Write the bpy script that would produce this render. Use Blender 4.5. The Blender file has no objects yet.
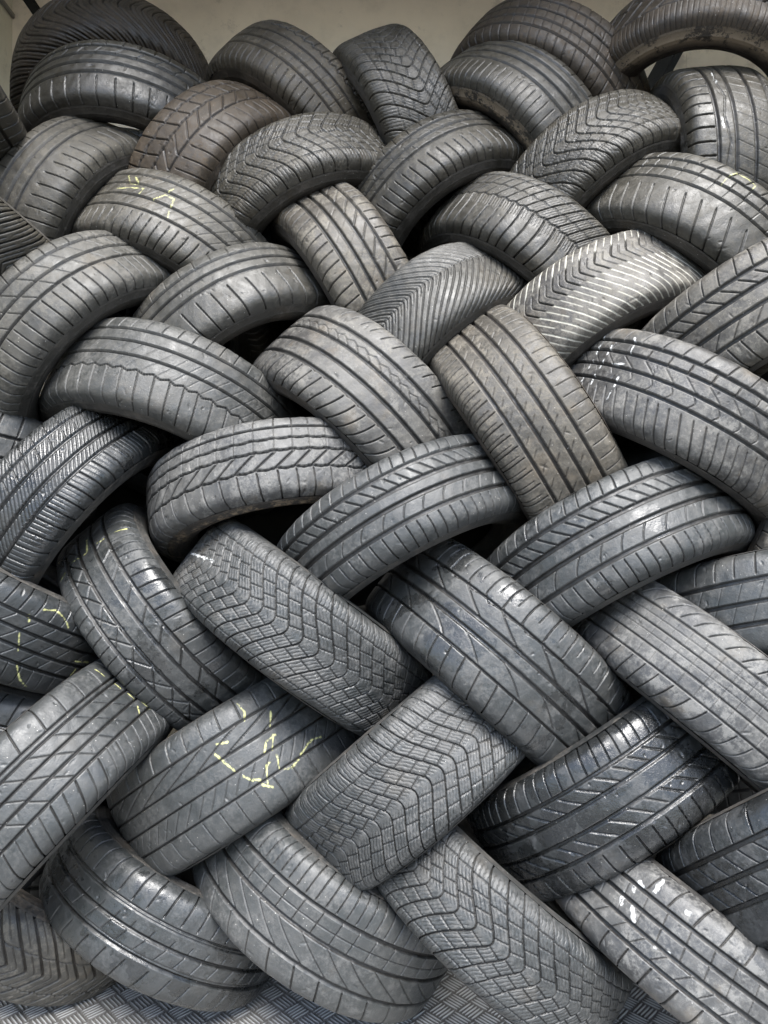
import bpy, math, random
import numpy as np
from mathutils import Matrix, Vector

S = bpy.context.scene
COL = S.collection

# ------------------------------------------------------------ camera, sky, sun, exposure
cam_d = bpy.data.cameras.new("camera")
cam = bpy.data.objects.new("camera", cam_d)
COL.objects.link(cam)
cam.location = (0, 0, 1.12)
cam.rotation_euler = (math.radians(90), 0, 0)
cam_d.sensor_fit = 'VERTICAL'
cam_d.sensor_height = 32.0
cam_d.lens = 32.0 * 769.0 / 1024.0
cam_d.clip_start = 0.02
cam_d.clip_end = 500
S.camera = cam

SUN_EL, SUN_AZ = 58.0, 168.0          # azimuth of the sun seen from the scene, clockwise from +Y (behind the camera = 180)
world = bpy.data.worlds.new("World")
S.world = world
world.use_nodes = True
wn = world.node_tree
sky = wn.nodes.new('ShaderNodeTexSky')
sky.sky_type = 'NISHITA'
sky.sun_disc = False
sky.sun_elevation = math.radians(SUN_EL)
sky.sun_rotation = math.radians(SUN_AZ)
sky.air_density = 1.0
sky.dust_density = 1.5
sky.ozone_density = 1.0
bg = wn.nodes['Background']
bg.inputs[1].default_value = 0.11
wn.links.new(sky.outputs[0], bg.inputs[0])

sun_d = bpy.data.lights.new("sun", 'SUN')
sun_d.energy = 2.2
sun_d.angle = math.radians(32)
sun_d.color = (1.0, 0.99, 0.96)
sun = bpy.data.objects.new("sun", sun_d)
COL.objects.link(sun)
az, el = math.radians(SUN_AZ), math.radians(SUN_EL)
sd = Vector((math.sin(az) * math.cos(el), math.cos(az) * math.cos(el), math.sin(el)))
sun.rotation_euler = sd.to_track_quat('Z', 'Y').to_euler()

S.view_settings.view_transform = 'Standard'
S.view_settings.look = 'None'
S.view_settings.exposure = 2.12
S.view_settings.gamma = 1.0
S.view_settings.use_curve_mapping = False

# ------------------------------------------------------------ helpers
def node(nt, t, **kw):
    n = nt.nodes.new(t)
    for k, v in kw.items():
        setattr(n, k, v)
    return n

def math_n(nt, op, a, b=None, clamp=False):
    n = nt.nodes.new('ShaderNodeMath'); n.operation = op; n.use_clamp = clamp
    for i, x in enumerate((a, b)):
        if x is None: continue
        if isinstance(x, (int, float)): n.inputs[i].default_value = x
        else: nt.links.new(x, n.inputs[i])
    return n.outputs[0]

def ramp(nt, x, lo, hi):
    n = nt.nodes.new('ShaderNodeMapRange'); n.clamp = True; n.interpolation_type = 'SMOOTHSTEP'
    nt.links.new(x, n.inputs[0]); n.inputs[1].default_value = lo; n.inputs[2].default_value = hi
    return n.outputs[0]

def mixc(nt, f, a, b):
    n = nt.nodes.new('ShaderNodeMix'); n.data_type = 'RGBA'
    if isinstance(f, (int, float)): n.inputs[0].default_value = f
    else: nt.links.new(f, n.inputs[0])
    for i, x in ((6, a), (7, b)):
        if isinstance(x, tuple): n.inputs[i].default_value = (*x[:3], 1)
        else: nt.links.new(x, n.inputs[i])
    return n.outputs[2]

def noise(nt, vec, scale, detail=4, rough=.55):
    n = nt.nodes.new('ShaderNodeTexNoise')
    n.inputs['Scale'].default_value = scale; n.inputs['Detail'].default_value = detail
    n.inputs['Roughness'].default_value = rough
    nt.links.new(vec, n.inputs['Vector'])
    return n.outputs[0]

def rubber(name, base, rough, dust, dustcol, wet, groove, seed, chalk=None, mud=0.0):
    m = bpy.data.materials.new(name); m.use_nodes = True
    nt = m.node_tree; B = nt.nodes['Principled BSDF']
    tc = node(nt, 'ShaderNodeTexCoord')
    mp = node(nt, 'ShaderNodeMapping'); nt.links.new(tc.outputs['Object'], mp.inputs[0])
    mp.inputs[1].default_value = (seed * 3.17, seed * 1.71, seed * 2.3)
    V = mp.outputs[0]
    n1 = noise(nt, V, 5.5, 5); n2 = noise(nt, V, 38, 7, .65); n3 = noise(nt, V, 420, 2); n4 = noise(nt, V, 130, 4, .7)
    patch = ramp(nt, n1, .42, .66)
    fine = ramp(nt, n2, .38, .68)
    dm = math_n(nt, 'MULTIPLY', math_n(nt, 'ADD', math_n(nt, 'MULTIPLY', patch, .55), math_n(nt, 'MULTIPLY', fine, .45)), dust, True)
    c = mixc(nt, dm, tuple(base), tuple(dustcol))
    # dried brown mud film here and there
    fm = math_n(nt, 'MULTIPLY', ramp(nt, noise(nt, V, 7.5, 7, .65), .56, .68), .35 * dust)
    c = mixc(nt, fm, c, (dustcol[0] * 1.5, dustcol[1] * 1.25, dustcol[2] * .95))
    # mottling: every block top is speckled with fine dry dust, in ragged blotches
    mot = math_n(nt, 'MULTIPLY', ramp(nt, n4, .40, .66), ramp(nt, noise(nt, V, 9, 8, .7), .40, .60))
    c = mixc(nt, math_n(nt, 'MULTIPLY', mot, min(1, .2 + .5 * dust)), c, tuple(min(1, x * 1.5) for x in dustcol))
    blo = ramp(nt, noise(nt, V, 19, 10, .78), .62 - .10 * dust, .66 - .08 * dust)
    c = mixc(nt, math_n(nt, 'MULTIPLY', blo, .45 * dust + .05), c, tuple(min(1, x * 1.7) for x in dustcol))
    # darker stained areas with a ragged outline
    st = math_n(nt, 'MULTIPLY', ramp(nt, noise(nt, V, 14, 8, .7), .56, .62), .35)
    c = mixc(nt, st, c, tuple(x * .45 for x in base))
    at = node(nt, 'ShaderNodeAttribute', attribute_name='dirt_shade')
    c = mixc(nt, math_n(nt, 'MULTIPLY', at.outputs['Fac'], .9), c, tuple(groove))  # dirt tint taken near black, painting the shade inside grooves and slots
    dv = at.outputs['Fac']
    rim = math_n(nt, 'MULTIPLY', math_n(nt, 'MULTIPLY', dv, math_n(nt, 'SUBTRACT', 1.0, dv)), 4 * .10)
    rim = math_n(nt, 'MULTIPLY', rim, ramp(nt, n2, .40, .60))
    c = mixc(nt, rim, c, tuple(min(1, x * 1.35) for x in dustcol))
    # pale scuffs and hairline scratches
    wv = node(nt, 'ShaderNodeTexNoise'); wv.inputs['Scale'].default_value = 26; wv.inputs['Detail'].default_value = 9; wv.inputs['Roughness'].default_value = .8; wv.inputs['Distortion'].default_value = 1.6
    nt.links.new(V, wv.inputs['Vector'])
    c = mixc(nt, math_n(nt, 'MULTIPLY', ramp(nt, wv.outputs[0], .58, .68), .5 * dust + .1), c, tuple(min(1, x * 1.5) for x in dustcol))
    # grit
    vo = node(nt, 'ShaderNodeTexVoronoi'); vo.inputs['Scale'].default_value = 95
    nt.links.new(V, vo.inputs['Vector'])
    gr = math_n(nt, 'MULTIPLY', math_n(nt, 'LESS_THAN', vo.outputs['Distance'], .085), ramp(nt, n1, .5, .58))
    gr = math_n(nt, 'MULTIPLY', gr, math_n(nt, 'GREATER_THAN', n2, .5))
    c = mixc(nt, math_n(nt, 'MULTIPLY', gr, .75), c, (.42, .40, .36))
    if mud:
        md = node(nt, 'ShaderNodeAttribute', attribute_name='mud')
        mm = math_n(nt, 'MULTIPLY', md.outputs['Fac'], ramp(nt, noise(nt, V, 22, 9, .8), .56 - .10 * mud, .62 - .10 * mud), True)
        c = mixc(nt, mm, c, (.20, .155, .105))
    if chalk:
        ch = node(nt, 'ShaderNodeAttribute', attribute_name='chalk')
        cm = math_n(nt, 'MULTIPLY', ch.outputs['Fac'], ramp(nt, n4, .25, .45), True) if chalk == 'lime' else math_n(nt, 'MULTIPLY', ch.outputs['Fac'], math_n(nt, 'MULTIPLY', ramp(nt, n4, .36, .50), ramp(nt, n2, .26, .44)), True)
        c = mixc(nt, cm, c, (.46, .45, .19) if chalk == 'y' else ((.58, .58, .56) if chalk == 'w' else (.46, .44, .37)))
    ro = math_n(nt, 'ADD', math_n(nt, 'MULTIPLY', math_n(nt, 'SUBTRACT', n2, .5), .7), rough + .02)
    ro = math_n(nt, 'ADD', ro, math_n(nt, 'MULTIPLY', dm, .12))
    ro = math_n(nt, 'ADD', ro, math_n(nt, 'MULTIPLY', mot, .2))
    ro = math_n(nt, 'MAXIMUM', ro, .24)
    if wet:
        wm = math_n(nt, 'MULTIPLY', ramp(nt, noise(nt, V, 11, 5, .6), .60 - .22 * wet, .64 - .22 * wet), 1.0)
        c = mixc(nt, math_n(nt, 'MULTIPLY', wm, .55), c, tuple(x * .35 for x in base))
        ro = math_n(nt, 'ADD', math_n(nt, 'MULTIPLY', ro, math_n(nt, 'SUBTRACT', 1.0, math_n(nt, 'MULTIPLY', wm, .52))), .03)
    nt.links.new(c, B.inputs['Base Color'])
    nt.links.new(ro, B.inputs['Roughness'])
    B.inputs['Specular IOR Level'].default_value = .55
    hgt = math_n(nt, 'ADD', math_n(nt, 'MULTIPLY', n3, .25), math_n(nt, 'ADD', math_n(nt, 'MULTIPLY', n4, .5), math_n(nt, 'MULTIPLY', n2, 1.2)))
    bp = node(nt, 'ShaderNodeBump'); bp.inputs['Strength'].default_value = .6; bp.inputs['Distance'].default_value = .0022
    nt.links.new(hgt, bp.inputs['Height']); nt.links.new(bp.outputs[0], B.inputs['Normal'])
    return m

def grid_mesh(name, P, mat, wrap=True, attrs=None):
    """P: (n, m, 3) grid of points; closed along the first axis when wrap."""
    n, m = P.shape[:2]
    idx = np.arange(n * m, dtype=np.int32).reshape(n, m)
    a = idx if wrap else idx[:-1]
    b = np.roll(idx, -1, 0) if wrap else idx[1:]
    F = np.stack([a[:, :-1], b[:, :-1], b[:, 1:], a[:, 1:]], -1).reshape(-1, 4)
    me = bpy.data.meshes.new(name)
    me.vertices.add(n * m); me.vertices.foreach_set('co', P.astype(np.float32).ravel())
    me.loops.add(F.size); me.loops.foreach_set('vertex_index', F.ravel())
    me.polygons.add(len(F)); me.polygons.foreach_set('loop_start', np.arange(0, F.size, 4, dtype=np.int32))
    me.polygons.foreach_set('use_smooth', np.ones(len(F), dtype=bool))
    me.update(calc_edges=True)
    for k, v in (attrs or {}).items():
        at = me.attributes.new(k, 'FLOAT', 'POINT'); at.data.foreach_set('value', v.astype(np.float32).ravel())
    me.materials.append(mat)
    return me

def link(name, me, parent=None):
    o = bpy.data.objects.new(name, me); COL.objects.link(o)
    if parent: o.parent = parent
    return o

def chaikin(p, k=3):
    p = np.array(p, float)
    for _ in range(k):
        q = p[:-1] * .75 + p[1:] * .25; r = p[:-1] * .25 + p[1:] * .75
        p = np.concatenate([p[:1], np.stack([q, r], 1).reshape(-1, 2), p[-1:]])
    return p

def resample(p, step):
    d = np.r_[0, np.cumsum(np.hypot(*np.diff(p, axis=0).T))]
    n = max(3, int(round(d[-1] / step)) + 1)
    s = np.linspace(0, d[-1], n)
    return np.stack([np.interp(s, d, p[:, 0]), np.interp(s, d, p[:, 1])], 1), s

# ------------------------------------------------------------ the tread designs
# ('c', x, width mm, depth mm[, zigzag mm, count])        groove running round the tyre; x = -1..1 across the tread
# ('l', x0, x1, count, slope, curve, width mm, depth mm[, phase])   cross grooves
# ('v', x0, x1, count, apex, slope, power, width, depth[, phase])   arrow-shaped cross grooves
# ('z', x0, x1, count, slope, zigzag mm, zigzags, width, depth)     fine sipes
def tri(x):
    return 4 * np.abs((x % 1.0) - .5) - 1

def arc(t, sl, W):      # rounded arrow: steep near the apex, square to the shoulder
    u = np.sqrt(t * t + .02)
    g = u - .36 * u * u
    return W * sl * g, sl * (1 - .72 * u) * t / u

def carve(spec, th, x, W, R, rng, soft):
    D = np.zeros(np.broadcast(th, x).shape)
    warp = th + .018 * np.sin(3 * th + rng.uniform(0, 6)) + .008 * np.sin(11 * th + rng.uniform(0, 6))
    edge = .012 / W
    for g in spec:
        k = g[0]
        if k == 'c':
            x0, w, d = g[1], g[2] * 1e-3, g[3] * 1e-3
            off = 0
            if len(g) > 4: off = g[4] * 1e-3 * tri(warp * g[5] / (2 * np.pi))
            dist = np.abs(x * W - x0 * W - off)
            m = np.clip((w / 2 - dist) / soft + .5, 0, 1) + 0 * th
            D = np.maximum(D, d * m)
            continue
        if k == 's':
            x0, w, d, am, N, ap, sl, pw = g[1:]
            t = np.sqrt((x - ap) ** 2 + .006)
            q = (warp * R - (arc(x - ap, sl, W)[0] if pw == 0 else W * sl * t ** pw)) / (2 * np.pi * R / N)
            dist = np.abs((x - x0) * W - am * 2e-3 * ((q % 1.0) - .5))
            D = np.maximum(D, d * 1e-3 * np.clip((w * 1e-3 / 2 - dist) / soft + .5, 0, 1))
            continue
        if k == 'l':
            xa, xb, N, sl, cu, w, d = g[1:8]; ph = g[8] if len(g) > 8 else 0
            f = W * (sl * x + cu * x * x); df = sl + 2 * cu * x
        elif k == 'v':
            xa, xb, N, ax, sl, pw, w, d = g[1:9]; ph = g[9] if len(g) > 9 else 0
            t = np.sqrt((x - ax) ** 2 + (.0015 if pw >= 1 else .006))
            if pw == 0: f, df = arc(x - ax, sl, W)
            else: f = W * sl * t ** pw; df = sl * pw * t ** (pw - 1) * (x - ax) / t
        else:
            xa, xb, N, sl, am, nz, w, d = g[1:9]; ph = 0
            f = W * sl * x + am * 1e-3 * tri(x * nz); df = np.sqrt(sl * sl + (am * 1e-3 * 4 * nz / W * .5) ** 2)
        pitch = 2 * np.pi * R / N
        q = (warp * R - f) / pitch + ph
        dist = np.abs((q + .5) % 1.0 - .5) * pitch / np.sqrt(1 + df * df)
        w = w * 1e-3; d = d * 1e-3
        m = np.clip((w / 2 - dist) / soft + .5, 0, 1)
        e = edge * .35
        m = m * np.clip((x - xa) / e + .5, 0, 1) * np.clip((xb - x) / e + .5, 0, 1)
        D = np.maximum(D, d * m)
    return D

def make_tyre(key, T, label, spec, mat, swmat, rng, kn):
    cx, cy, cz, ax, ay, az_, R, W = T
    a = Vector((ax, ay, az_)).normalized()
    e = (Vector((0, -1, 0)) - a * a.dot(Vector((0, -1, 0)))).normalized()
    y = a.cross(e)
    root = bpy.data.objects.new('tyre', None); COL.objects.link(root)
    root.empty_display_size = .1
    root.matrix_world = Matrix(((e.x, y.x, a.x, cx), (e.y, y.y, a.y, cy), (e.z, y.z, a.z, cz), (0, 0, 0, 1)))
    root['label'] = label; root['category'] = 'tyre'; root['group'] = 'used tyres laced into a tall stack'
    dist = cy
    step = .0017 * (dist - R) / 1.45
    sq = kn.get('square', 0.0)
    half = [(0, R), (.45 * W, R - .0008), (.75 * W, R - .0038 * (1 - sq)), (.9 * W, R - .0085 * (1 - .4 * sq)), (.985 * W, R - .0155), (W + .004, R - .026), (W + .0075, R - .037), (W + .010, R - .049),
            (W + .0115, R - .062), (W + .008, R - .078), (W - .001, R - .094), (W - .009, R - .104), (W - .013, R - .1085), (W - .018, R - .111), (W - .023, R - .109)]
    hp = chaikin(half, 3)
    d = np.r_[0, np.cumsum(np.hypot(*np.diff(hp, axis=0).T))]
    i_edge = np.argmax(hp[:, 0] >= W * .985)
    i_tr = np.argmax(hp[:, 1] <= R - .034)
    tr, s = resample(hp[:i_tr + 1], step)
    Wt = d[i_edge]
    prof = np.concatenate([tr[::-1] * [-1, 1], tr[1:]])
    xs = np.concatenate([-s[::-1], s[1:]]) / Wt
    # outward normal of the profile
    tg = np.gradient(prof, axis=0); tg /= np.linalg.norm(tg, axis=1, keepdims=True)
    nz, nr = -tg[:, 1], tg[:, 0]
    lim = 2.05
    nd = int(2 * lim * R / (step * .68)); nc = int((2 * np.pi - 2 * lim) * R / (step * 5))
    th = np.concatenate([np.linspace(-lim, lim, nd, endpoint=False), np.linspace(lim, 2 * np.pi - lim, nc, endpoint=False)])
    TH = th[:, None]; X = xs[None, :]
    D = carve(spec, TH, X, Wt, R, rng, max(.0008, step * .6))
    fade = np.clip((1.27 - np.abs(X)) / .05, 0, 1)
    D = D * fade
    packed = np.clip((np.abs(X - .28) - .28) / .06, 0, 1) if kn.get('white_cuts') else None
    full = D
    if packed is not None: D = D * (1 - .75 * packed)      # lime packed into the outer ends of the grooves
    # wear: slow ripples, scalloped shoulders, out-of-round from the load of the stack
    p = rng.uniform(0, 6.28, 8)
    wob = .0012 * np.sin(2 * TH + p[0]) + .0005 * np.sin(5 * TH + p[1]) + .0003 * np.sin(9 * TH + 3 * X + p[2]) + .00025 * np.sin(23 * TH + 7 * X + p[3]) + .0002 * np.sin(61 * TH - 9 * X + p[4]) + .0004 * np.sin(4 * X + p[5])
    # cuts, chips and pits
    pit = np.zeros(D.shape)
    for _ in range(70):
        t0, x0, r0, d0, an, st = rng.uniform(-1.6, 1.6), rng.uniform(-1.1, 1.1), rng.uniform(.0015, .0045), rng.uniform(.0006, .0022), rng.uniform(0, 3.14), rng.uniform(1, 3.5)
        si = np.where(np.abs(th - t0) < r0 * st / R * 1.2 + .003)[0]
        if not len(si): continue
        du, dv = (th[si][:, None] - t0) * R, (xs[None, :] - x0) * Wt
        p1, p2 = (du * np.cos(an) + dv * np.sin(an)) / st, -du * np.sin(an) + dv * np.cos(an)
        pit[si] = np.maximum(pit[si], d0 * np.clip(1.3 * (1 - np.hypot(p1, p2) / r0), 0, 1))
    disp = wob - np.maximum(D, pit * fade)
    rr = prof[:, 1][None, :] + nr[None, :] * disp
    zz = prof[:, 0][None, :] + nz[None, :] * disp
    P = np.stack([rr * np.cos(TH), rr * np.sin(TH), zz + 0 * TH], -1)
    dirt_shade = np.clip(D / .0035, 0, 1)  # groove depth as mask for the dirt tint and its painted shade
    at = {'dirt_shade': dirt_shade}
    if key in CHALK:
        col, wd, lines = CHALK[key]
        c = np.zeros(D.shape)
        for ln in lines:
            q = np.array(ln)
            lo, hi = q.min(0) - .05, q.max(0) + .05
            si = np.where((th > lo[0]) & (th < hi[0]))[0]
            if not len(si): continue
            tu = th[si][:, None] * R; xv = X * Wt
            for (t0, x0), (t1, x1) in zip(q[:-1], q[1:]):
                ax0, ay0, ax1, ay1 = t0 * R, x0 * Wt, t1 * R, x1 * Wt
                dx, dy = ax1 - ax0, ay1 - ay0; L2 = dx * dx + dy * dy + 1e-12
                t = np.clip(((tu - ax0) * dx + (xv - ay0) * dy) / L2, 0, 1)
                dd = np.hypot(tu - ax0 - t * dx, xv - ay0 - t * dy)
                wv = wd / (3.0 if col == 'y' else 2.0) * (1 + .45 * np.sin(tu * 180 + xv * 90) + .35 * np.sin(tu * 431 - xv * 377))
                c[si] = np.maximum(c[si], np.clip((wv - dd) / .0015 + .5, 0, 1))
        at['chalk'] = c * np.clip(1 - dirt_shade * 1.2, 0, 1)
    if kn.get('white_cuts'):
        at['chalk'] = np.clip(full / .0025, 0, 1) * packed * (.85 + .15 * np.sin(5 * TH + 4 * X))
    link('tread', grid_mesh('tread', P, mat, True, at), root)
    # sidewalls
    sw = hp[i_tr:]
    swp, ss = resample(sw, .0022)
    ths = np.linspace(-np.pi, np.pi, 260, endpoint=False)[:, None]
    rel = (R - swp[:, 1])
    rid = np.zeros(len(swp))
    for r0, w0, h0 in ((.040, .0014, .0008), (.058, .0016, .0011), (.0665, .0012, .0006), (.086, .0018, .0010), (.0925, .0014, .0008)):
        rid += h0 * np.exp(-((rel - r0) / w0) ** 2)
    tg = np.gradient(swp, axis=0); tg /= np.linalg.norm(tg, axis=1, keepdims=True)
    sp = swp + np.stack([-tg[:, 1], tg[:, 0]], 1) * rid[:, None]
    mud = np.clip(1 - np.abs(rel - .055) / .032, 0, 1)
    for sg in (1, -1):
        Pp = np.stack([sp[:, 1] * np.cos(ths), sp[:, 1] * np.sin(ths), sg * sp[:, 0] + 0 * ths], -1)
        if sg < 0: Pp = Pp[::-1]
        o = link('sidewall', grid_mesh('sidewall', Pp, swmat, True, {'mud': np.broadcast_to(mud, Pp.shape[:2]), 'dirt_shade': np.zeros(Pp.shape[:2])}), root)
    inner = [(W - .023, R - .109), (W - .026, R - .100), (W - .012, R - .082), (W - .002, R - .066), (W - .004, R - .045), (W - .018, R - .026), (W * .6, R - .018), (0, R - .015)]
    ip = chaikin(inner, 2); ip = np.concatenate([ip, ip[::-1][1:] * [-1, 1]])
    thi = np.linspace(-np.pi, np.pi, 120, endpoint=False)[:, None]
    Pi = np.stack([ip[:, 1] * np.cos(thi), ip[:, 1] * np.sin(thi), ip[:, 0] + 0 * thi], -1)
    link('inner_liner', grid_mesh('inner_liner', Pi, M_LINER, True), root)
    return root

TYRES={
1:(-0.8360,2.4251,2.3942,-0.1603,0.4648,0.8708,0.3106,0.0995),
2:(-0.7210,2.2263,2.1513,0.0685,0.3195,0.9451,0.3108,0.0966),
3:(-1.1324,1.8340,2.2162,0.7690,0.1617,0.6184,0.3150,0.0993),
4:(-0.8181,2.1426,1.8610,-0.8774,0.1682,0.4492,0.3197,0.0993),
5:(-0.5642,2.1194,1.7395,0.3774,0.4072,0.8317,0.3093,0.1055),
6:(-0.4584,2.2105,2.0044,-0.7815,0.2304,0.5797,0.3094,0.1039),
7:(-0.2577,2.3332,2.2519,0.6554,0.2283,0.7200,0.3114,0.0923),
8:(0.0494,2.2729,2.1836,0.9036,0.0812,0.4207,0.3176,0.0965),
9:(0.3529,2.2147,2.1090,0.6991,0.2741,0.6604,0.3204,0.1000),
10:(0.4666,2.2478,2.2807,0.5676,0.2264,0.7916,0.3087,0.0868),
11:(0.8506,2.1026,2.2336,0.2725,0.3688,0.8887,0.3172,0.0867),
12:(0.8328,2.0856,1.9742,0.9993,-0.0172,0.0331,0.3085,0.1048),
13:(0.5706,2.0933,1.9162,-0.5095,0.4411,0.7388,0.3137,0.0971),
14:(0.1599,2.1670,1.9103,-0.5247,0.4099,0.7461,0.3103,0.0904),
15:(-0.2077,2.1634,1.9165,-0.4131,0.3468,0.8421,0.3111,0.0930),
16:(-0.0773,2.1168,1.6957,0.8551,0.1059,0.5075,0.3131,0.0966),
17:(0.3798,2.0747,1.7201,0.6419,0.1593,0.7500,0.3134,0.0964),
18:(0.7653,1.9701,1.7226,0.6355,0.1133,0.7637,0.3153,0.0949),
19:(0.5441,1.9674,1.5246,-0.4157,0.4380,0.7971,0.3171,0.0976),
20:(0.8666,1.8086,1.5249,-0.4282,0.2543,0.8672,0.3149,0.1009),
21:(0.1367,2.0118,1.5064,-0.6406,0.3840,0.6649,0.3063,0.0977),
22:(-0.0488,1.9648,1.3325,0.6746,0.2263,0.7026,0.3119,0.1179),
23:(-0.3896,2.0525,1.5376,-0.5454,0.3107,0.7785,0.3067,0.0940),
24:(-0.7659,1.9735,1.5251,-0.7422,0.1441,0.6545,0.3150,0.0945),
25:(-0.5286,1.9565,1.3348,0.2813,0.3688,0.8859,0.3172,0.1056),
26:(-1.0481,1.9522,1.2320,0.1153,0.1650,0.9795,0.3148,0.0966),
27:(-0.7746,1.9073,1.1004,-0.8017,0.0060,0.5977,0.3340,0.0950),
28:(-0.2619,1.9077,1.1460,-0.1773,0.2990,0.9376,0.3109,0.0866),
29:(0.0465,1.8208,1.0560,-0.4619,0.2896,0.8383,0.3085,0.0929),
30:(0.3514,1.8810,1.3051,0.8365,-0.0929,0.5400,0.3159,0.1101),
31:(0.6960,1.8158,1.2932,0.5173,0.0031,0.8558,0.3192,0.1025),
32:(0.5254,1.7936,0.9939,-0.4042,0.3816,0.8313,0.3150,0.1049),
33:(0.9633,1.8463,1.0557,-0.8936,0.2553,0.3693,0.3160,0.0972),
34:(0.8811,1.7528,0.8895,-0.1227,0.2788,0.9525,0.3172,0.0949),
35:(0.7046,1.6910,0.7319,0.6393,-0.0098,0.7689,0.3150,0.0910),
36:(0.2599,1.8030,0.7833,0.6588,0.1139,0.7436,0.3198,0.1155),
37:(-0.1921,1.8399,0.8436,0.5908,0.1366,0.7951,0.3206,0.0996),
38:(-0.5170,1.9126,0.8515,0.7700,0.0553,0.6356,0.3108,0.1008),
39:(-0.9301,1.8155,0.9188,0.4907,0.1586,0.8568,0.3164,0.0951),
40:(0.4908,1.7287,0.5215,-0.5244,0.2570,0.8117,0.3093,0.1085),
41:(0.0756,1.7668,0.5396,-0.6365,0.2228,0.7384,0.3109,0.1114),
42:(-0.7418,1.6807,0.5134,-0.7342,0.0144,0.6787,0.3082,0.1041),
43:(-0.8924,1.9397,0.6318,0.2991,0.0232,0.9539,0.3153,0.0995),
44:(-0.3396,1.8576,0.5151,-0.5342,0.1820,0.8255,0.3074,0.1154),
45:(0.2364,1.6893,0.2534,0.6211,0.1519,0.7688,0.3092,0.0905),
46:(-0.1212,1.8094,0.2567,0.5155,0.0664,0.8543,0.3205,0.1117),
47:(-0.5063,1.8457,0.2048,0.4695,0.1931,0.8616,0.2990,0.0977),
48:(-0.8413,1.9179,0.2536,0.6092,-0.0930,0.7875,0.3330,0.0941),
49:(0.6358,1.5873,0.2378,0.5710,0.1000,0.8148,0.3141,0.0861),
50:(0.8608,1.5184,0.4756,-0.3723,0.5046,0.7790,0.3151,0.0985),
51:(-1.0553,1.8322,1.8264,0.6144,0.0446,0.7877,0.3153,0.0997),
52:(1.0800,2.3500,0.4000,-0.2200,0.1500,0.9600,0.3150,0.1000),
54:(-0.8500,2.6500,2.2200,0.0500,-0.0500,0.9900,0.3000,0.1000),
53:(-0.9900,2.2300,0.1500,0.0500,0.1000,0.9900,0.3150,0.1000),
}
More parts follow.
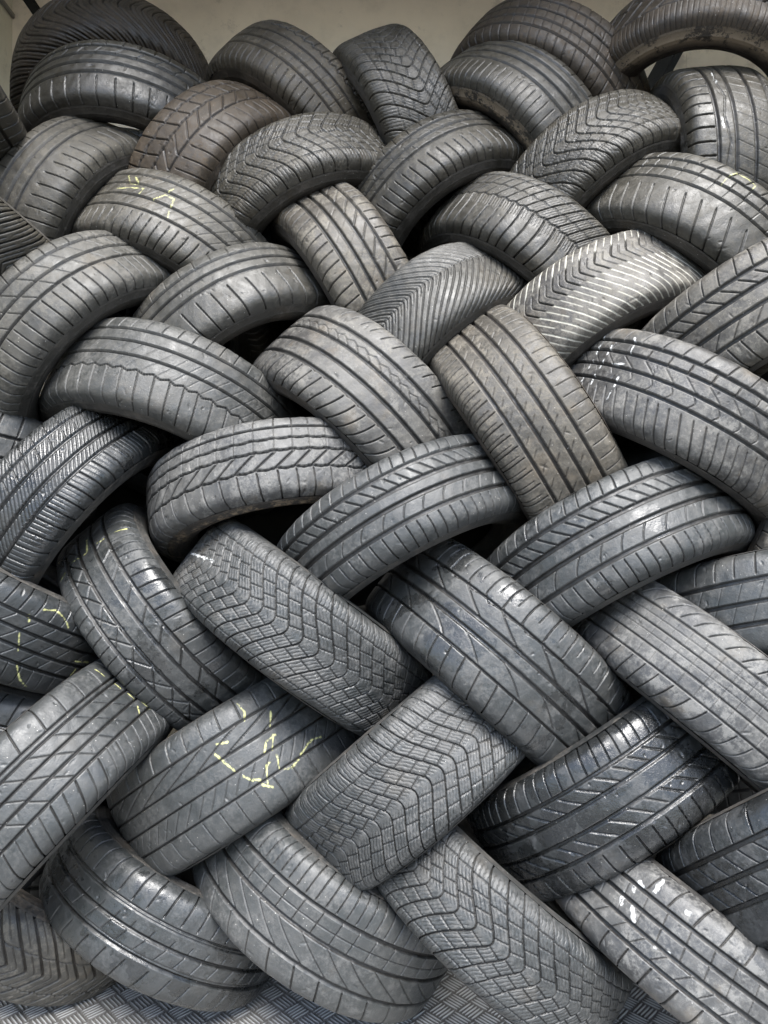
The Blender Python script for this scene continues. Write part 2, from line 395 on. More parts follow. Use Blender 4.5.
CHALK={
5:('y',0.0038,[[(-0.488,0.53),(-0.459,0.44),(-0.431,0.35),(-0.405,0.26),(-0.405,0.26),(-0.369,0.26),(-0.335,0.27),(-0.302,0.28)],[(-0.409,0.51),(-0.385,0.44),(-0.362,0.38),(-0.34,0.33)],[(-0.496,0.07),(-0.457,0.08),(-0.42,0.1),(-0.386,0.13),(-0.386,0.13),(-0.342,0.14),(-0.301,0.16),(-0.261,0.18),(-0.261,0.18),(-0.262,0.12),(-0.262,0.06),(-0.263,0.0)],[(-0.132,-0.02),(-0.114,0.05),(-0.095,0.12),(-0.077,0.2),(-0.077,0.2),(-0.051,0.19),(-0.024,0.19),(0.001,0.19),(0.001,0.19),(0.008,0.11),(0.014,0.03),(0.02,-0.05)],[(-0.081,0.26),(-0.072,0.32),(-0.062,0.38),(-0.053,0.44)],[(0.047,-0.33),(0.04,-0.28),(0.033,-0.22),(0.026,-0.17)]]),
38:('y',0.0046,[[(-0.832,0.54),(-0.817,0.67),(-0.803,0.8),(-0.789,0.92)],[(-0.967,0.02),(-0.912,0.0),(-0.864,-0.02),(-0.821,-0.05),(-0.821,-0.05),(-0.819,-0.08),(-0.817,-0.11),(-0.815,-0.14)],[(-0.843,-0.45),(-0.841,-0.39),(-0.838,-0.33),(-0.836,-0.26)],[(-0.776,-0.86),(-0.787,-0.79),(-0.797,-0.73),(-0.808,-0.67)],[(-0.83,0.23),(-0.827,0.29),(-0.824,0.34),(-0.822,0.39)]]),
39:('y',0.0037,[[(0.689,0.77),(0.716,0.8),(0.743,0.83),(0.77,0.86),(0.77,0.86),(0.797,0.83),(0.825,0.8),(0.853,0.76),(0.853,0.76),(0.871,0.72),(0.889,0.67),(0.907,0.62)],[(0.628,0.14),(0.646,0.03),(0.665,-0.08),(0.683,-0.2)],[(0.733,-0.5),(0.755,-0.58),(0.778,-0.66),(0.801,-0.74),(0.801,-0.74),(0.83,-0.79),(0.861,-0.84),(0.893,-0.89)],[(1.125,-0.03),(1.168,-0.02),(1.214,-0.0),(1.264,0.01)],[(1.16,-0.38),(1.164,-0.32),(1.168,-0.27),(1.172,-0.21)],[(0.618,0.54),(0.627,0.5),(0.635,0.47),(0.644,0.43)]]),
42:('y',0.0030,[[(1.349,0.82),(1.348,0.74),(1.347,0.66),(1.345,0.59)],[(1.357,0.39),(1.359,0.33),(1.36,0.27),(1.362,0.2)],[(1.375,0.03),(1.377,-0.03),(1.378,-0.09),(1.38,-0.15)],[(1.345,-0.3),(1.331,-0.34),(1.317,-0.39),(1.304,-0.43)],[(1.411,-0.29),(1.416,-0.36),(1.421,-0.42),(1.425,-0.49)]]),
44:('y',0.0044,[[(0.64,0.46),(0.622,0.39),(0.603,0.32),(0.584,0.25)],[(0.458,-0.1),(0.475,-0.04),(0.492,0.01),(0.509,0.06),(0.509,0.06),(0.534,0.07),(0.56,0.08),(0.587,0.08)],[(0.571,0.09),(0.553,0.02),(0.535,-0.05),(0.517,-0.11)],[(0.185,0.34),(0.193,0.28),(0.2,0.22),(0.208,0.16),(0.208,0.16),(0.219,0.08),(0.23,0.01),(0.241,-0.07)],[(0.27,-0.22),(0.282,-0.27),(0.295,-0.32),(0.307,-0.36),(0.307,-0.36),(0.323,-0.38),(0.339,-0.4),(0.355,-0.43)],[(0.384,-0.54),(0.4,-0.45),(0.417,-0.36),(0.433,-0.28),(0.433,-0.28),(0.444,-0.28),(0.455,-0.27),(0.466,-0.27)],[(0.524,-0.23),(0.514,-0.31),(0.504,-0.38),(0.494,-0.46),(0.494,-0.46),(0.517,-0.49),(0.539,-0.52),(0.562,-0.55),(0.562,-0.55),(0.588,-0.54),(0.615,-0.52),(0.642,-0.5)],[(0.35,-0.52),(0.366,-0.56),(0.383,-0.6),(0.399,-0.64)],[(0.673,-0.45),(0.712,-0.41),(0.752,-0.37),(0.793,-0.34),(0.793,-0.34),(0.821,-0.35),(0.849,-0.37),(0.878,-0.39)],[(0.222,0.48),(0.245,0.46),(0.267,0.43),(0.29,0.41)],[(0.473,0.9),(0.477,0.84),(0.48,0.77),(0.484,0.7),(0.484,0.7),(0.474,0.65),(0.464,0.61),(0.454,0.56)]]),
31:('w',0.0029,[[(-1.421,0.38),(-1.36,0.32),(-1.31,0.27),(-1.267,0.22)],[(-1.145,0.45),(-1.139,0.38),(-1.132,0.31),(-1.125,0.25)],[(-1.152,0.6),(-1.158,0.63),(-1.163,0.66),(-1.169,0.7)],[(-1.025,0.47),(-1.023,0.4),(-1.02,0.34),(-1.018,0.27)],[(-0.889,0.74),(-0.879,0.71),(-0.869,0.67),(-0.859,0.64),(-0.859,0.64),(-0.852,0.54),(-0.845,0.44),(-0.839,0.34)],[(-1.119,0.1),(-1.116,0.03),(-1.113,-0.03),(-1.11,-0.1)],[(-1.018,0.15),(-1.013,0.08),(-1.009,0.01),(-1.005,-0.06)],[(-0.933,0.07),(-0.899,0.09),(-0.867,0.11),(-0.836,0.13)],[(-1.107,-0.27),(-1.107,-0.31),(-1.107,-0.35),(-1.107,-0.4)],[(-1.017,-0.22),(-1.013,-0.29),(-1.008,-0.36),(-1.004,-0.43)],[(-0.817,-0.47),(-0.816,-0.54),(-0.815,-0.61),(-0.814,-0.68)],[(-0.823,-0.17),(-0.819,-0.24),(-0.816,-0.31),(-0.813,-0.37)]]),
49:('w',0.0060,[[(-0.697,-0.18),(-0.674,-0.17),(-0.652,-0.15),(-0.63,-0.14)],[(-0.91,0.11),(-0.894,0.05),(-0.878,-0.01),(-0.863,-0.07)],[(-0.985,0.19),(-0.98,0.14),(-0.975,0.08),(-0.97,0.03)],[(-0.981,0.52),(-0.969,0.47),(-0.957,0.42),(-0.945,0.37)],[(-0.846,0.65),(-0.847,0.75),(-0.847,0.84),(-0.848,0.94)],[(-0.663,0.72),(-0.656,0.71),(-0.65,0.71),(-0.643,0.71)],[(-0.94,0.58),(-0.929,0.57),(-0.918,0.55),(-0.908,0.53)]]),
18:('y',0.0030,[[(-0.306,0.34),(-0.306,0.41),(-0.305,0.47),(-0.305,0.54)],[(-0.298,0.62),(-0.27,0.61),(-0.243,0.61),(-0.216,0.61)],[(-0.302,0.64),(-0.294,0.7),(-0.285,0.76),(-0.276,0.83),(-0.276,0.83),(-0.245,0.83),(-0.215,0.84),(-0.184,0.85),(-0.184,0.85),(-0.161,0.83),(-0.138,0.81),(-0.116,0.8),(-0.116,0.8),(-0.116,0.73),(-0.116,0.67),(-0.116,0.6)]]),
37:('w',0.0043,[[(-1.251,-0.13),(-1.119,-0.07),(-1.032,-0.03),(-1.032,-0.03),(-0.959,0.01),(-0.897,0.04),(-0.842,0.07)]]),
12:('w',0.0037,[[(-0.746,-0.27),(-0.679,-0.29),(-0.622,-0.31),(-0.571,-0.32)],[(-0.208,-0.38),(-0.179,-0.38),(-0.151,-0.37),(-0.124,-0.36)]]),
}

KIND = {  # base colour, roughness, dust amount, dust colour, wetness, groove-bottom colour (dirt tint with painted shade)
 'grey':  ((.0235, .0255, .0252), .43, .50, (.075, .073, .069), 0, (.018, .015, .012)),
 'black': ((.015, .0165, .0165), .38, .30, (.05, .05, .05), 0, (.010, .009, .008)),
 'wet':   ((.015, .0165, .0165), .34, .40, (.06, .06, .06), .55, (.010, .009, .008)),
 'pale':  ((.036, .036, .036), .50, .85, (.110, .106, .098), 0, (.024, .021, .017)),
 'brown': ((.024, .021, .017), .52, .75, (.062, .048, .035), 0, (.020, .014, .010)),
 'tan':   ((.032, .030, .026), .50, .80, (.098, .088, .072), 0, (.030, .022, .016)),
}
def slots(lo, hi, n, sl, w=2.2, d=4, cu=0, ph=0): return ('l', lo, hi, n, sl, cu, w, d, ph)
def circs(*xs, w=8, d=6.5): return [('c', x, w, d) for x in xs]
def sip(lo, hi, n, sl=0, am=0, nz=0, w=1.3, d=1.8): return ('z', lo, hi, n, sl, am, nz, w, d)
OUT = 1.28
def winter(s, n=52, ap=0.0, pw=0):   # arrow-shaped block tread, stepped grooves between the blocks, fine zigzag sipes
    r = [('v', -OUT, OUT, n, ap, s, pw, 2.4, 6)]
    k = 1 if s > 0 else -1
    for dx, am in ((.13, 4.2), (.33, 3.8), (.54, 2.6), (.77, .8)):
        r += [('s', ap + dx, 1.7, 4.5, -k * am, n, ap, s, pw), ('s', ap - dx, 1.7, 4.5, k * am, n, ap, s, pw)]
    r += [sip(-1.05, ap - .72, n * 4, -.15 * s, .9, 8, 1.2, 2.2), sip(ap + .72, 1.05, n * 4, .15 * s, .9, 8, 1.2, 2.2), sip(ap - .68, ap - .05, n * 4, -.7 * s, .9, 8, 1.2, 1.9), sip(ap + .05, ap + .68, n * 4, .7 * s, .9, 8, 1.2, 1.9)]
    return r
def chevron(s, n=50, ap=0.0, pw=1.0, w=4):
    return [('v', -OUT, OUT, n, ap, s, pw, w, 6), ('v', -.5, .5, n, ap, s, pw, 1.8, 3, .5), ('v', -OUT, -.62, n, ap, s, pw, 1.6, 3, .5), ('v', .62, OUT, n, ap, s, pw, 1.6, 3, .5)]
TWIN = circs(.6, .2, -.12, -.52, w=9) + [slots(.66, OUT, 66, .25, 2.4), slots(.22, .55, 66, -.9, 3.4, 4), slots(-.47, -.14, 40, 1.3, 2.2, 3, 1.0), slots(-OUT, -.60, 72, -.12, 2.6, 4), slots(-.56, -.54, 72, 0, 2, 3)]
TY = {
1: ("big tyre with curved arrow tread at the top left, half hidden behind another", chevron(.9, 56, .1, 1.4, 3.4), dict(kind='brown', tone=.8)),
2: ("tyre with five plain ribs in front of the arrow tread tyre at top left", circs(.62, .34, .04, -.28, w=8) + [slots(-OUT, -.42, 46, -.1, 2.6, 5), slots(.36, .6, 40, .9, 2, 3), slots(.68, OUT, 50, .1, 2.2)], dict(kind='black', tone=1.1)),
3: ("tyre cut off by the left photo edge near the top", circs(.5, .1, -.3, w=6) + [slots(-OUT, OUT, 60, .15, 2.4, 4, .15)], dict(kind='grey')),
4: ("leaning tyre with pale worn rib edges and brown inner sidewall at the upper left", circs(.55, .22, -.1, w=8) + [slots(-OUT, -.32, 62, -.15, 2.4, 4.5), slots(.62, OUT, 62, .1, 2, 3)], dict(kind='grey', dust=.8, rough=.55)),
5: ("tyre with yellow chalk scribbles across its ribs, in the upper left", circs(.62, .30, -.06, -.4, w=6, d=6) + [slots(-OUT, -.52, 74, -.3, 2.4, 4.5, -.3), slots(.7, OUT, 60, .2, 2, 3), sip(-.36, .6, 60, .8)], dict(kind='grey', dust=.7)),
6: ("brownish tyre with zigzag cuts, right of the big pair at top left", [('c', .55, 5, 6, 1.5, 44), ('c', .15, 5, 6, 1.5, 44), ('c', -.3, 6, 6)] + [slots(.15, OUT, 46, -.5, 3.2, 5, .2), slots(-.28, .12, 46, .9, 3, 4), slots(-OUT, -.42, 62, -.2, 2.4, 4)], dict(kind='brown', tone=1.3)),
7: ("tyre with stepped shoulder blocks against the back wall, left of the steep winter tyre", circs(.32, -.02, -.34, w=5) + [('c', .62, 4, 6, 3.5, 60), slots(.62, OUT, 60, .15, 3, 5), slots(-OUT, -.45, 76, -.15, 2.6, 4), sip(-.3, .28, 60, .1, 0, 0, 1.4, 2)], dict(kind='tan', tone=.75)),
8: ("steeply leaning arrow tread winter tyre against the middle of the back wall", winter(-1.6, 54, .2), dict(kind='grey')),
9: ("tyre with a tan mud band on its lower sidewall below the top middle", circs(.68, .42, .12, -.2, w=7) + [slots(-OUT, -.36, 92, -.05, 1.8, 3), slots(.74, OUT, 60, .1, 2, 3)], dict(kind='grey', tone=.9, mud=1.0, dust=.5)),
10: ("large brown tinted tyre at the top middle, behind the mud banded tyre", circs(.5, .12, -.22, -.55, w=6) + [slots(-OUT, -.62, 66, -.25, 2.4, 4), slots(-.5, .5, 66, -.3, 1.8, 3), slots(.55, OUT, 60, -.2, 2, 3)], dict(kind='brown')),
11: ("tyre with chunky tread and mud caked sidewall in the top right corner", [('l', -.35, OUT, 40, .9, -.4, 5, 7), ('c', .3, 4, 6, 4, 40), ('c', -.38, 3, 4), slots(-OUT, -.44, 150, 0, 1.8, 2.2)], dict(kind='brown', tone=.8, mud=1.1)),
12: ("upright tyre with white flecks in a wavy groove at the upper right edge", circs(-.48, -.1, .32, .72, w=7) + [slots(-OUT, -.55, 58, .05, 3.4, 5.5), ('c', -.28, 2.2, 4, 5, 16), sip(-.06, 1.0, 58, .5), slots(.78, OUT, 58, 0, 2.4)], dict(kind='grey')),
13: ("winter block tyre near the upper right, between the mud banded and upright tyres", winter(1.5, 62, .15), dict(kind='grey', tone=1.1)),
14: ("broad ribbed tyre in the upper rows, just right of the arching stepped winter tyre", circs(.55, .25, -.04, w=7) + [slots(-OUT, -.3, 80, -.15, 2.4, 4.5), sip(-.02, .9, 54, -.8, 0, 0, 1.6, 2), slots(.62, OUT, 54, .1, 2)], dict(kind='grey', tone=.85)),
15: ("stepped block winter tyre arching in the upper middle, left of a broad ribbed one", winter(1.2, 56, .15), dict(kind='grey', dust=.7)),
16: ("steep ribbed tyre with glossy shoulder, wedged under the arching winter tyre", circs(.58, .22, -.1, -.42, w=7) + [slots(-OUT, -.5, 66, -.2, 2.8, 4.5), slots(.66, OUT, 66, .15, 2.6), slots(.24, .54, 40, -1.4, 3, 4), sip(-.38, .2, 40, -1)], dict(kind='pale', tone=.95, rough=.48)),
17: ("winter tyre with long parallel cross grooves right of centre in the upper rows", [('l', -OUT, -.02, 66, -.25, -.25, 3.4, 5.5), ('l', .0, OUT, 66, .55, .1, 2.8, 5), ('c', .02, 3, 5, 3, 66), ('c', .38, 2.2, 4, 2, 66), ('c', .7, 2.2, 4), sip(.05, .98, 264, .6, .7, 9), sip(-.3, 0, 264, -.2, .7, 9)], dict(kind='grey', tone=.85)),
18: ("bluish tyre with a yellow chalk box drawn on its top, at the upper right", circs(.62, .34, .02, w=6) + [slots(-OUT, -.22, 52, -.35, 2.6, 4.5), slots(.34, .62, 52, .1, 2.2, 4), sip(.04, .33, 52, .2, 0, 0, 1.6), slots(.68, OUT, 52, .4, 2.4)], dict(kind='grey', tone=1.05, rough=.44, dust=.4)),
19: ("arrow tread tyre with pale lime lines in every groove, right of centre", chevron(.7, 52, .28, 1.0, 2.4), dict(kind='pale', white_cuts=1, tone=.9)),
20: ("tyre cut off by the right edge, below the yellow chalk box", circs(.55, .2, -.15, -.5, w=8) + [slots(.6, OUT, 60, .3, 2.2), slots(.22, .5, 60, -1.0, 2.6, 4), slots(-.46, -.18, 46, 1.0, 2, 3), slots(-OUT, -.56, 66, -.2, 2.6)], dict(kind='pale', tone=.85)),
21: ("tyre with fine herringbone tread in the middle, left of the lime lined tyre", [('v', -OUT, OUT, 92, .12, -1.1, 1.15, 2.6, 4.5), ('v', -.1, OUT, 92, .12, -1.1, 1.15, 1.8, 3, .5), ('c', .12, 2.4, 4, 3, 92)], dict(kind='grey', rough=.42)),
22: ("large tyre with scooped shoulder cuts at the centre left of the steep pale tyre", circs(.5, .18, -.16, -.5, w=8) + [slots(-OUT, -.58, 58, -.45, 3.0, 5, -.55), slots(.72, OUT, 58, .5, 2.6), ('c', .34, 2, 3, 3, 58), slots(.2, .34, 58, -1.4, 2, 3), ('c', -.52, 4, 5, 2, 58)], dict(kind='pale', tone=.9, rough=.5)),
23: ("arching ribbed tyre above the dark triangular gap, left of centre", circs(.58, .26, -.05, w=8) + [slots(-OUT, -.26, 46, -.15, 3, 5), slots(.64, OUT, 46, .1, 1.8, 3)], dict(kind='grey', tone=1.05)),
24: ("big tyre with a dusty inner sidewall at the left edge, above the siped one", circs(.56, .16, -.22, w=7) + [slots(-OUT, -.3, 72, -.1, 2.6, 4.5), slots(.2, .52, 44, -.7, 1.8, 3), slots(-.18, .12, 44, -.7, 1.8, 3), slots(.6, OUT, 60, .1, 2.2)], dict(kind='grey', tone=1.15, dust=.75, rough=.50)),
25: ("tyre with one stepped groove above its lower shoulder, left of centre", circs(.6, .3, -.02, w=6) + [('c', -.34, 3, 5, 3.2, 56), slots(-OUT, -.34, 56, -.15, 2.6, 4.5), sip(-.3, .26, 56, .8), slots(.66, OUT, 56, .2, 2)], dict(kind='grey', tone=1.1, rough=.46)),
26: ("blocky tyre poking out at the left edge under the big dusty one", circs(.4, -.1, w=6) + [slots(-OUT, OUT, 44, .2, 3.4, 5)], dict(kind='grey', tone=1.1)),
27: ("black wet looking winter tyre full of fine slanted sipes on the left", circs(.62, .24, -.12, -.42, w=6) + [sip(-.38, .95, 190, .9, 0, 0, 1.8, 2.6), slots(.22, OUT, 62, .5, 2.2, 4), slots(-OUT, -.46, 62, -.2, 3, 5), sip(-.98, -.46, 186, -.2, 0, 0, 1.5, 2)], dict(kind='black', rough=.28, wet=.3)),
28: ("tyre with slanted slashes between wavy grooves, right of the black siped tyre", [('c', .66, 5, 6), ('c', .36, 4.5, 6, 1.2, 46), ('c', .05, 5, 6, 1.4, 46), ('c', -.4, 4.5, 6, 1.6, 46)] + [slots(-.38, .02, 46, 1.3, 4, 5), slots(.08, .62, 46, .1, 1.6, 3), slots(-OUT, -.44, 46, -.05, 3, 5), slots(.7, OUT, 46, .1, 2.4, 4)], dict(kind='pale', tone=.85, mud=.6)),
29: ("central tyre with toothed ribs, directly below the scooped shoulder tyre", TWIN, dict(kind='grey', tone=1.05, rough=.45)),
30: ("steep pale brown tyre with straight ribs and little hook cuts, right of centre", circs(.5, .17, -.16, -.5, w=8) + [slots(-OUT, -.58, 66, -.1, 2.6, 4), slots(-OUT, -.66, 66, -.1, 1.8, 3, 0, .35), slots(.6, OUT, 66, 0, 2.0, 3), slots(.2, .34, 60, -1.0, 1.8, 2.5), slots(-.14, 0, 60, -1.0, 1.8, 2.5), slots(-.45, -.32, 60, -1, 1.8, 2.5)], dict(kind='tan', tone=1.15)),
31: ("large tyre with white chalk dashes at its left end, on the right side", circs(.62, .36, .04, -.28, w=7) + [slots(.36, .62, 44, .1, 3, 5), slots(.66, OUT, 44, .3, 2.4), slots(-OUT, -.40, 84, -.35, 2.2, 4), ('v', -.24, .0, 44, -.12, -1.1, 1.2, 1.8, 3), slots(.08, .3, 44, -1.3, 1.8, 2.5)], dict(kind='pale', tone=.8, rough=.46)),
32: ("tyre with toothed ribs and muddy grooves right of centre, twin of the central one", TWIN, dict(kind='grey', tone=1.15, dust=.6, wet=.12)),
33: ("sliver of a tyre at the right edge beside the dark gap", circs(.4, 0, -.4) + [slots(-OUT, OUT, 60, .1, 2, 3)], dict(kind='tan')),
34: ("tyre with near level ribs at the right edge, under the toothed twin", circs(.45, .0, -.42, w=9) + [slots(.55, OUT, 50, .15, 2.4), sip(-.38, .4, 50, .5)], dict(kind='grey', tone=1.2)),
35: ("pale grey dusty tyre with blotches slanting down to the right edge", circs(.55, .18, -.2, -.52, w=4, d=3.5) + [slots(.62, OUT, 56, .2, 2.4, 4, .4), slots(-OUT, -.58, 56, -.2, 2.6, 4, -.4), sip(-.5, .5, 56, 0), ('c', 0, 1.4, 2), ('c', .36, 1.4, 2)], dict(kind='pale', tone=1.1, dust=1.0)),
36: ("broad bluish tyre with long curved cuts, directly below the two toothed twins", circs(.12, -.14, w=8) + circs(-.5, .47, w=3.5) + [('s', .46, 3, 5, 3.5, 40, 0, -1, 1), ('l', .5, OUT, 40, -.4, .3, 3, 5), ('l', .14, .46, 20, -2.6, 1.2, 3, 4), ('l', -.46, -.16, 20, -3.0, -1.8, 2, 4), slots(-OUT, -.5, 50, -.2, 2.6, 4.5), ('c', -.14, 2, 3), slots(.7, OUT, 80, .1, 2)], dict(kind='grey', tone=1.05, rough=.40, dust=.5, wet=.22)),
37: ("winter block tyre with a white paint dash at its upper end", winter(-1.3, 56, -.1), dict(kind='grey', tone=1.15, dust=.75, square=.6)),
38: ("scuffed tyre with yellow chalk at its top end, on the left", circs(.46, .12, -.24, -.6, w=7) + [slots(.5, OUT, 64, .2, 2.8, 4.5), ('l', -.6, -.2, 34, 1.6, 0, 3, 4), ('l', -.6, -.24, 34, -1.2, 0, 2.4, 4, .4), slots(.12, .46, 34, -.9, 3, 4), slots(-OUT, -.66, 70, -.1, 2.2, 4)], dict(kind='grey', tone=1.05, wet=.2, rough=.40)),
39: ("dark tyre with curved yellow chalk lines at the left edge", circs(.52, .2, -.14, -.46, w=6) + [slots(.58, OUT, 60, .2, 2.6, 4), slots(-OUT, -.5, 66, -.1, 2, 3), sip(-.4, .5, 44, .9, 0, 0, 1.7, 2.4)], dict(kind='black', tone=1.2, rough=.36)),
40: ("wet shiny tyre with water patches at the lower right", circs(.56, .22, -.14, -.5, w=7) + [slots(.6, OUT, 74, .15, 2.6, 4.5), slots(-OUT, -.6, 56, -.1, 3.4, 5), slots(.24, .5, 50, -1.3, 3, 4), slots(-.44, -.16, 50, -1.3, 3, 4)], dict(kind='wet', wet=.75)),
41: ("winter tyre with curving siped blocks and worn corner, bottom centre", winter(-1.15, 58, -.2), dict(kind='grey', tone=1.15, dust=.7, square=.6)),
42: ("clean bluish tyre with yellow chalk ticks on its top end, lower left", circs(.48, .38, .1, -.16, -.46, w=4.5, d=6) + [slots(.5, OUT, 36, .2, 2.6, 4.5), slots(-.14, .36, 36, -1.1, 2, 3.5), slots(-.44, -.18, 36, -.9, 2, 3.5), slots(-OUT, -.5, 36, .3, 2.8, 4.5), slots(-OUT, -.5, 36, .3, 2.0, 3, 0, .5)], dict(kind='grey', tone=1.1, dust=.3, rough=.42)),
43: ("small glimpse of a tyre at the left edge above the tyre with chalk ticks", circs(.45, .05, -.4) + [slots(.5, OUT, 56, .2, 2.4, 4), sip(-.35, .4, 56, .7)], dict(kind='grey', tone=1.1)),
44: ("bluish tyre with a large yellow chalk scrawl in the lower left", circs(.6, .22, -.1, -.48, w=4.5, d=6) + [slots(.64, OUT, 44, .1, 2.4, 3.5), ('l', .2, .6, 24, 3.0, 0, 2.4, 4), ('v', -.44, -.14, 60, -.1, -1.0, 1.0, 1.8, 2.5), slots(-OUT, -.52, 44, -.1, 2.2, 3)], dict(kind='grey', tone=1.1, dust=.3, rough=.43)),
45: ("winter block tyre on the floor at bottom centre, beside the flat arc ribs", winter(-1.4, 52, -.05), dict(kind='grey', tone=1.1, rough=.45)),
46: ("tyre with wide flat arcs of ribs on the floor, bottom middle left", circs(.48, .02, -.5, w=8) + [slots(.54, OUT, 84, .1, 2.4, 4.5), slots(.06, .46, 46, .1, 2, 4), slots(-OUT, -.56, 34, -.35, 3.2, 4.5), ('c', .24, 2, 3), slots(-.46, -.02, 34, -1.3, 2, 3, .8)], dict(kind='grey', tone=1.2, dust=.6)),
47: ("tyre with a bright glossy upper shoulder on the floor at the lower left", [('c', .42, 3.5, 5), ('c', .36, 2.2, 4), ('c', .02, 7, 6), ('c', -.38, 7, 6), ('c', -.3, 2, 3)] + [slots(.5, OUT, 52, .15, 2.8, 4.5), slots(-.28, .0, 46, .5, 1.8, 3), slots(.04, .2, 46, .3, 1.8, 3), slots(-OUT, -.5, 40, .35, 2.4, 3.5)], dict(kind='black', tone=1.5, rough=.30, dust=.45, wet=.25)),
48: ("worn arrow tread tyre in the bottom left corner on the chequer plate", chevron(-.85, 48, .05, 1.0, 5) + [('c', -.45, 3, 5, 2, 48), ('c', .5, 3, 5, 2, 48)], dict(kind='tan', tone=1.0, dust=.8)),
49: ("tyre with white paint spots in the bottom right corner", circs(.5, .18, -.16, -.5, w=7) + [slots(.56, OUT, 40, .2, 3.2, 5), slots(-OUT, -.58, 40, .2, 3.4, 5), slots(-.14, .46, 44, -.15, 1.8, 3), slots(-.46, -.2, 44, .9, 2, 3)], dict(kind='pale', tone=1.0, rough=.44)),
50: ("wet glossy tyre with slanted slashes at the right edge, lowest row but one", circs(.5, .08, -.34, w=9) + [slots(.56, OUT, 44, .2, 2.8, 5), slots(.12, .46, 56, -.8, 2.4, 4), slots(-.3, .04, 56, -.8, 2.4, 4)], dict(kind='wet', wet=.4)),
51: ("tyre with crisp nested zigzag grooves at the left edge, upper rows", chevron(.75, 76, .0, 1.0, 3.4), dict(kind='grey', tone=1.1, rough=.4)),
52: ("dark tyre deep in the gap at the right edge, behind the wet slashed tyre", circs(.4, .0, -.4) + [slots(-OUT, OUT, 60, .1, 2, 3)], dict(kind='black')),
53: ("dark tyre deep in the gap at the lower left, above the worn arrow tread one", circs(.4, .0, -.4) + [slots(-OUT, OUT, 60, .1, 2, 3)], dict(kind='black')),
54: ("dark tyre deep in the narrow gap under the plain ribbed tyre at top left", circs(.4, .0, -.4) + [slots(-OUT, OUT, 60, .1, 2, 3)], dict(kind='black')),
}


# ------------------------------------------------------------ the load bay and the ground outside
def plain(name, col, rough, bump=.3, scale=30, var=.25, metal=0.0):
    m = bpy.data.materials.new(name); m.use_nodes = True
    nt = m.node_tree; B = nt.nodes['Principled BSDF']
    tc = node(nt, 'ShaderNodeTexCoord'); V = tc.outputs['Object']
    n1 = noise(nt, V, 1.7, 6, .6); n2 = noise(nt, V, scale, 6, .7)
    f = math_n(nt, 'ADD', math_n(nt, 'MULTIPLY', ramp(nt, n1, .35, .7), .6), math_n(nt, 'MULTIPLY', ramp(nt, n2, .45, .75), .4))
    c = mixc(nt, f, tuple(col), tuple(x * (1 - var) for x in col))
    sc = math_n(nt, 'MULTIPLY', ramp(nt, noise(nt, V, 6.5, 9, .75), .55, .64), .45)
    c = mixc(nt, sc, c, tuple(x * .45 for x in col))
    nt.links.new(c, B.inputs['Base Color'])
    ro = math_n(nt, 'ADD', math_n(nt, 'MULTIPLY', n2, .3), rough - .15)
    nt.links.new(ro, B.inputs['Roughness'])
    B.inputs['Metallic'].default_value = metal
    bp = node(nt, 'ShaderNodeBump'); bp.inputs['Strength'].default_value = bump; bp.inputs['Distance'].default_value = .002
    nt.links.new(n2, bp.inputs['Height']); nt.links.new(bp.outputs[0], B.inputs['Normal'])
    return m

M_LINER = plain('liner_rubber', (.014, .014, .014), .7)
M_WALL = plain('beige_panel', (.86, .77, .65), .5, .2, 9, .3)
M_SIDE = plain('cream_panel', (.74, .70, .58), .45, .2, 9, .25)
M_ALU = plain('worn_aluminium', (.3, .3, .3), .40, .5, 60, .45, .45)
M_BLACK = plain('black_steel', (.006, .006, .006), .9)
M_ASPH = plain('asphalt', (.05, .05, .05), .9, 1, 90, .3)
M_TRIM = plain('grey_trim', (.25, .24, .22), .5)

def box(x0, x1, y0, y1, z0, z1, bev=0.0):
    import bmesh
    bm = bmesh.new(); bmesh.ops.create_cube(bm, size=1)
    for v in bm.verts:
        v.co = Vector(((x0 + x1) / 2 + v.co.x * (x1 - x0), (y0 + y1) / 2 + v.co.y * (y1 - y0), (z0 + z1) / 2 + v.co.z * (z1 - z0)))
    if bev: bmesh.ops.bevel(bm, geom=bm.edges[:], offset=bev, segments=2, affect='EDGES')
    return bm

def obj_bm(name, bm, mat, parent=None, kind=None, label=None, cat=None):
    me = bpy.data.meshes.new(name); bm.to_mesh(me); bm.free(); me.materials.append(mat)
    o = link(name, me, parent)
    if kind: o['kind'] = kind
    if label: o['label'] = label; o['category'] = cat
    return o

XL, XR, YB, ZT, YF = -1.46, 1.50, 3.02, 3.19, 0.85
obj_bm('ground', box(-40, 40, -60, 40, -.75, -.65), M_ASPH, kind='structure')
obj_bm('floor_base', box(XL, XR, YF - .4, YB, -.10, -.002), M_ALU, kind='structure').name = 'floor'

M_PLATE = plain('chequer_plate', (.20, .19, .175), .5, .6, 60, .6, .1)
_nt = M_PLATE.node_tree; _B = _nt.nodes['Principled BSDF']; _src = _B.inputs['Base Color'].links[0].from_socket
_at = node(_nt, 'ShaderNodeAttribute', attribute_name='bar')
_nt.links.new(mixc(_nt, ramp(_nt, _at.outputs['Fac'], .25, .9), _src, (.52, .52, .50)), _B.inputs['Base Color'])   # bars rubbed bright, dirt between them

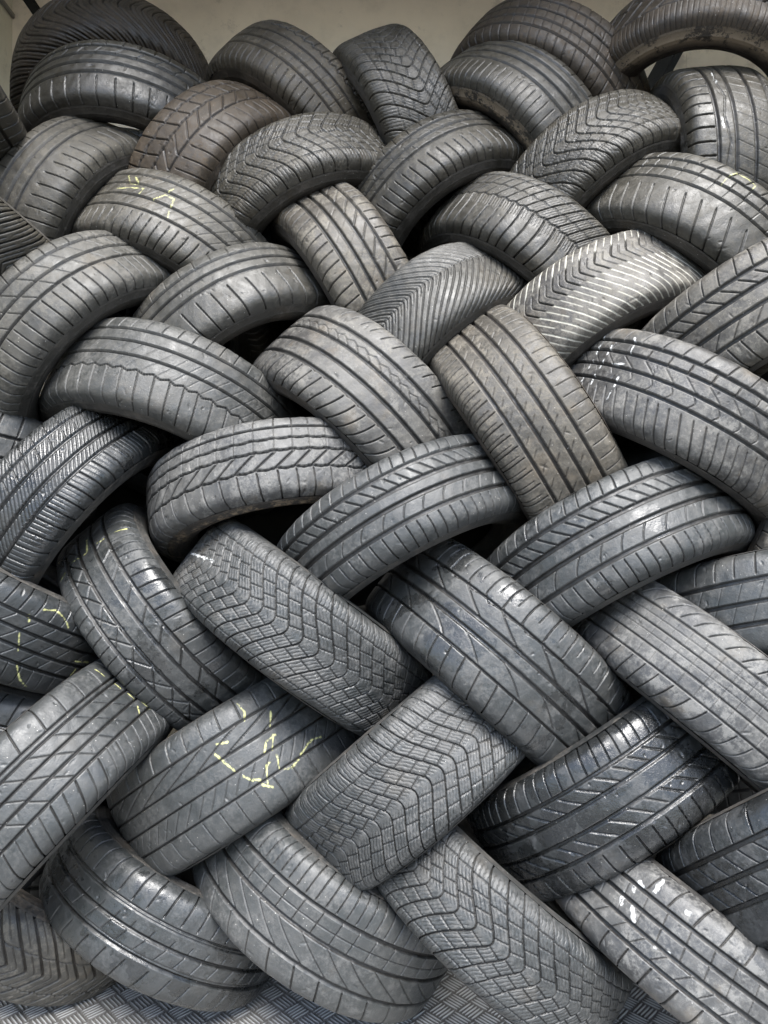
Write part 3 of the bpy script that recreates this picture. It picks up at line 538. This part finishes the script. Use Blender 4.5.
# five-bar chequer plate: real raised bars in groups that alternate their direction
def chequer(x0, x1, y0, y1, step, cell=.046):
    xs = np.arange(x0, x1, step); ys = np.arange(y0, y1, step)
    Xg, Yg = np.meshgrid(xs, ys, indexing='ij')
    r = math.radians(45)
    U = (Xg * math.cos(r) + Yg * math.sin(r)) / cell; Vv = (-Xg * math.sin(r) + Yg * math.cos(r)) / cell
    cu, cv = np.floor(U), np.floor(Vv); fu, fv = U - cu - .5, Vv - cv - .5
    par = (cu + cv) % 2 == 0
    al = np.where(par, fu, fv); ac = np.where(par, fv, fu)
    k = np.clip(np.round(ac / .19), -2, 2)
    dx = ac - k * .19
    # bar ends taper like a lens
    h = np.clip(1 - (np.abs(dx) / (.066 * np.clip(1 - (np.abs(al) / .50) ** 4, 0.001, 1))) ** 2, 0, 1)
    h = np.where(np.abs(al) < .49, h, 0) * .0028
    h += .0006 * np.sin(Xg * 3.1) * np.sin(Yg * 4.3)
    return np.stack([Xg, Yg, h], -1), np.clip(h / .0028, 0, 1)
PC, HB = chequer(XL + .01, XR - .01, 1.30, 2.1, .0018)
pl = link('floor', grid_mesh('floor', PC, M_PLATE, False, {'bar': HB}), None)
pl['kind'] = 'structure'

def wall(name, parts, label, cat):
    root = bpy.data.objects.new(name, None); COL.objects.link(root); root['label'] = label; root['category'] = cat
    for n, bm, m in parts: obj_bm(n, bm, m, root)
    return root
wall('back_wall', [('panel', box(XL, XR, YB, YB + .05, 0, ZT), M_WALL)] + [('seam_strip', box(x - .012, x + .012, YB - .003, YB - .0005, 0.05, ZT - .05), M_WALL) for x in (-.98, .28, 1.2)],
     'scuffed beige back wall of the load bay behind the tyre stack', 'wall')
wall('side_wall', [('panel', box(XL - .05, XL, YF, YB + .05, 0, ZT), M_SIDE), ('ledge', box(XL + .0005, XL + .012, YF, YB - .001, 3.055, 3.075, .003), M_TRIM)],
     'cream side wall with a thin seam at the top left of the load bay', 'wall')
wall('side_wall', [('panel', box(XR, XR + .05, YF, YB + .05, 0, ZT), M_SIDE)],
     'side wall on the right of the tyre stack, mostly hidden by tyres', 'wall')
obj_bm('shade_roof', box(XL - .05, XR + .05, 1.27, YB + .05, ZT + .001, ZT + .06), M_SIDE, kind='structure')  # unseen roof, added to shade the upper rows; front edge placed for that

def bar(name, p, q, w, t, label, cat):
    import bmesh
    p, q = Vector(p), Vector(q); L = (q - p).length
    bm = box(-w / 2, w / 2, -t / 2, t / 2, 0, L, .004)
    o = obj_bm(name, bm, M_BLACK, None, None, label, cat)
    o.location = p; o.rotation_euler = (q - p).to_track_quat('Z', 'Y').to_euler()
    return o
bar('load_bar', (.859, 2.62, 2.462), (1.114, 2.80, 2.911), .085, .03, 'black slanted bar in the gap behind the tyres at the upper right', 'bar')
bar('strap', (-1.29, 2.72, 2.98), (-1.25, 2.86, 2.92), .045, .01, 'black strap hanging at the top left corner beside the cream wall', 'strap')


for k in sorted(TYRES):
    label, spec, prm = TY[k]
    kn = dict(prm)
    kn['seed'] = 1000 + k
    rng = np.random.default_rng(1000 + k)
    base, ro, du, dc, wt, gv = KIND[kn.get('kind', 'grey')]
    f = kn.get('tone', 1.0)
    if TYRES[k][2] > 1.75: f *= .8; du *= .8  # upper tyres darkened: the dimmer light up there is painted into the base
    if TYRES[k][2] > 1.15: hi = min(1, max(0, TYRES[k][2] - 1.15) / .7); base = (base[0] * (1 + .22 * hi), base[1] * (1 - .02 * hi), base[2] * (1 - .3 * hi)); dc = (dc[0], dc[1] * (1 - .1 * hi), dc[2] * (1 - .28 * hi))   # colours warmed with height: warm bay light painted in against the blue skylight
    base = tuple(b * f for b in base); gv = tuple(g * .45 for g in gv)  # groove colour darkened further as painted slot shade
    ch = CHALK[k][0] if k in CHALK else ('lime' if kn.get('white_cuts') else None)
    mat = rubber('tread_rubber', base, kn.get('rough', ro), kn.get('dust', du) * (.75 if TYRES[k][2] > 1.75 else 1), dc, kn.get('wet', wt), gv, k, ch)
    sdc = (.045, .036, .028) if kn.get('mud') else (.085, .066, .048) if kn.get('kind') in ('brown', 'tan') else (.060, .053, .045)
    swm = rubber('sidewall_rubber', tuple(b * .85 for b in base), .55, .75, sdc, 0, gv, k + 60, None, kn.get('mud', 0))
    make_tyre(k, TYRES[k], label, spec, mat, swm, rng, kn)
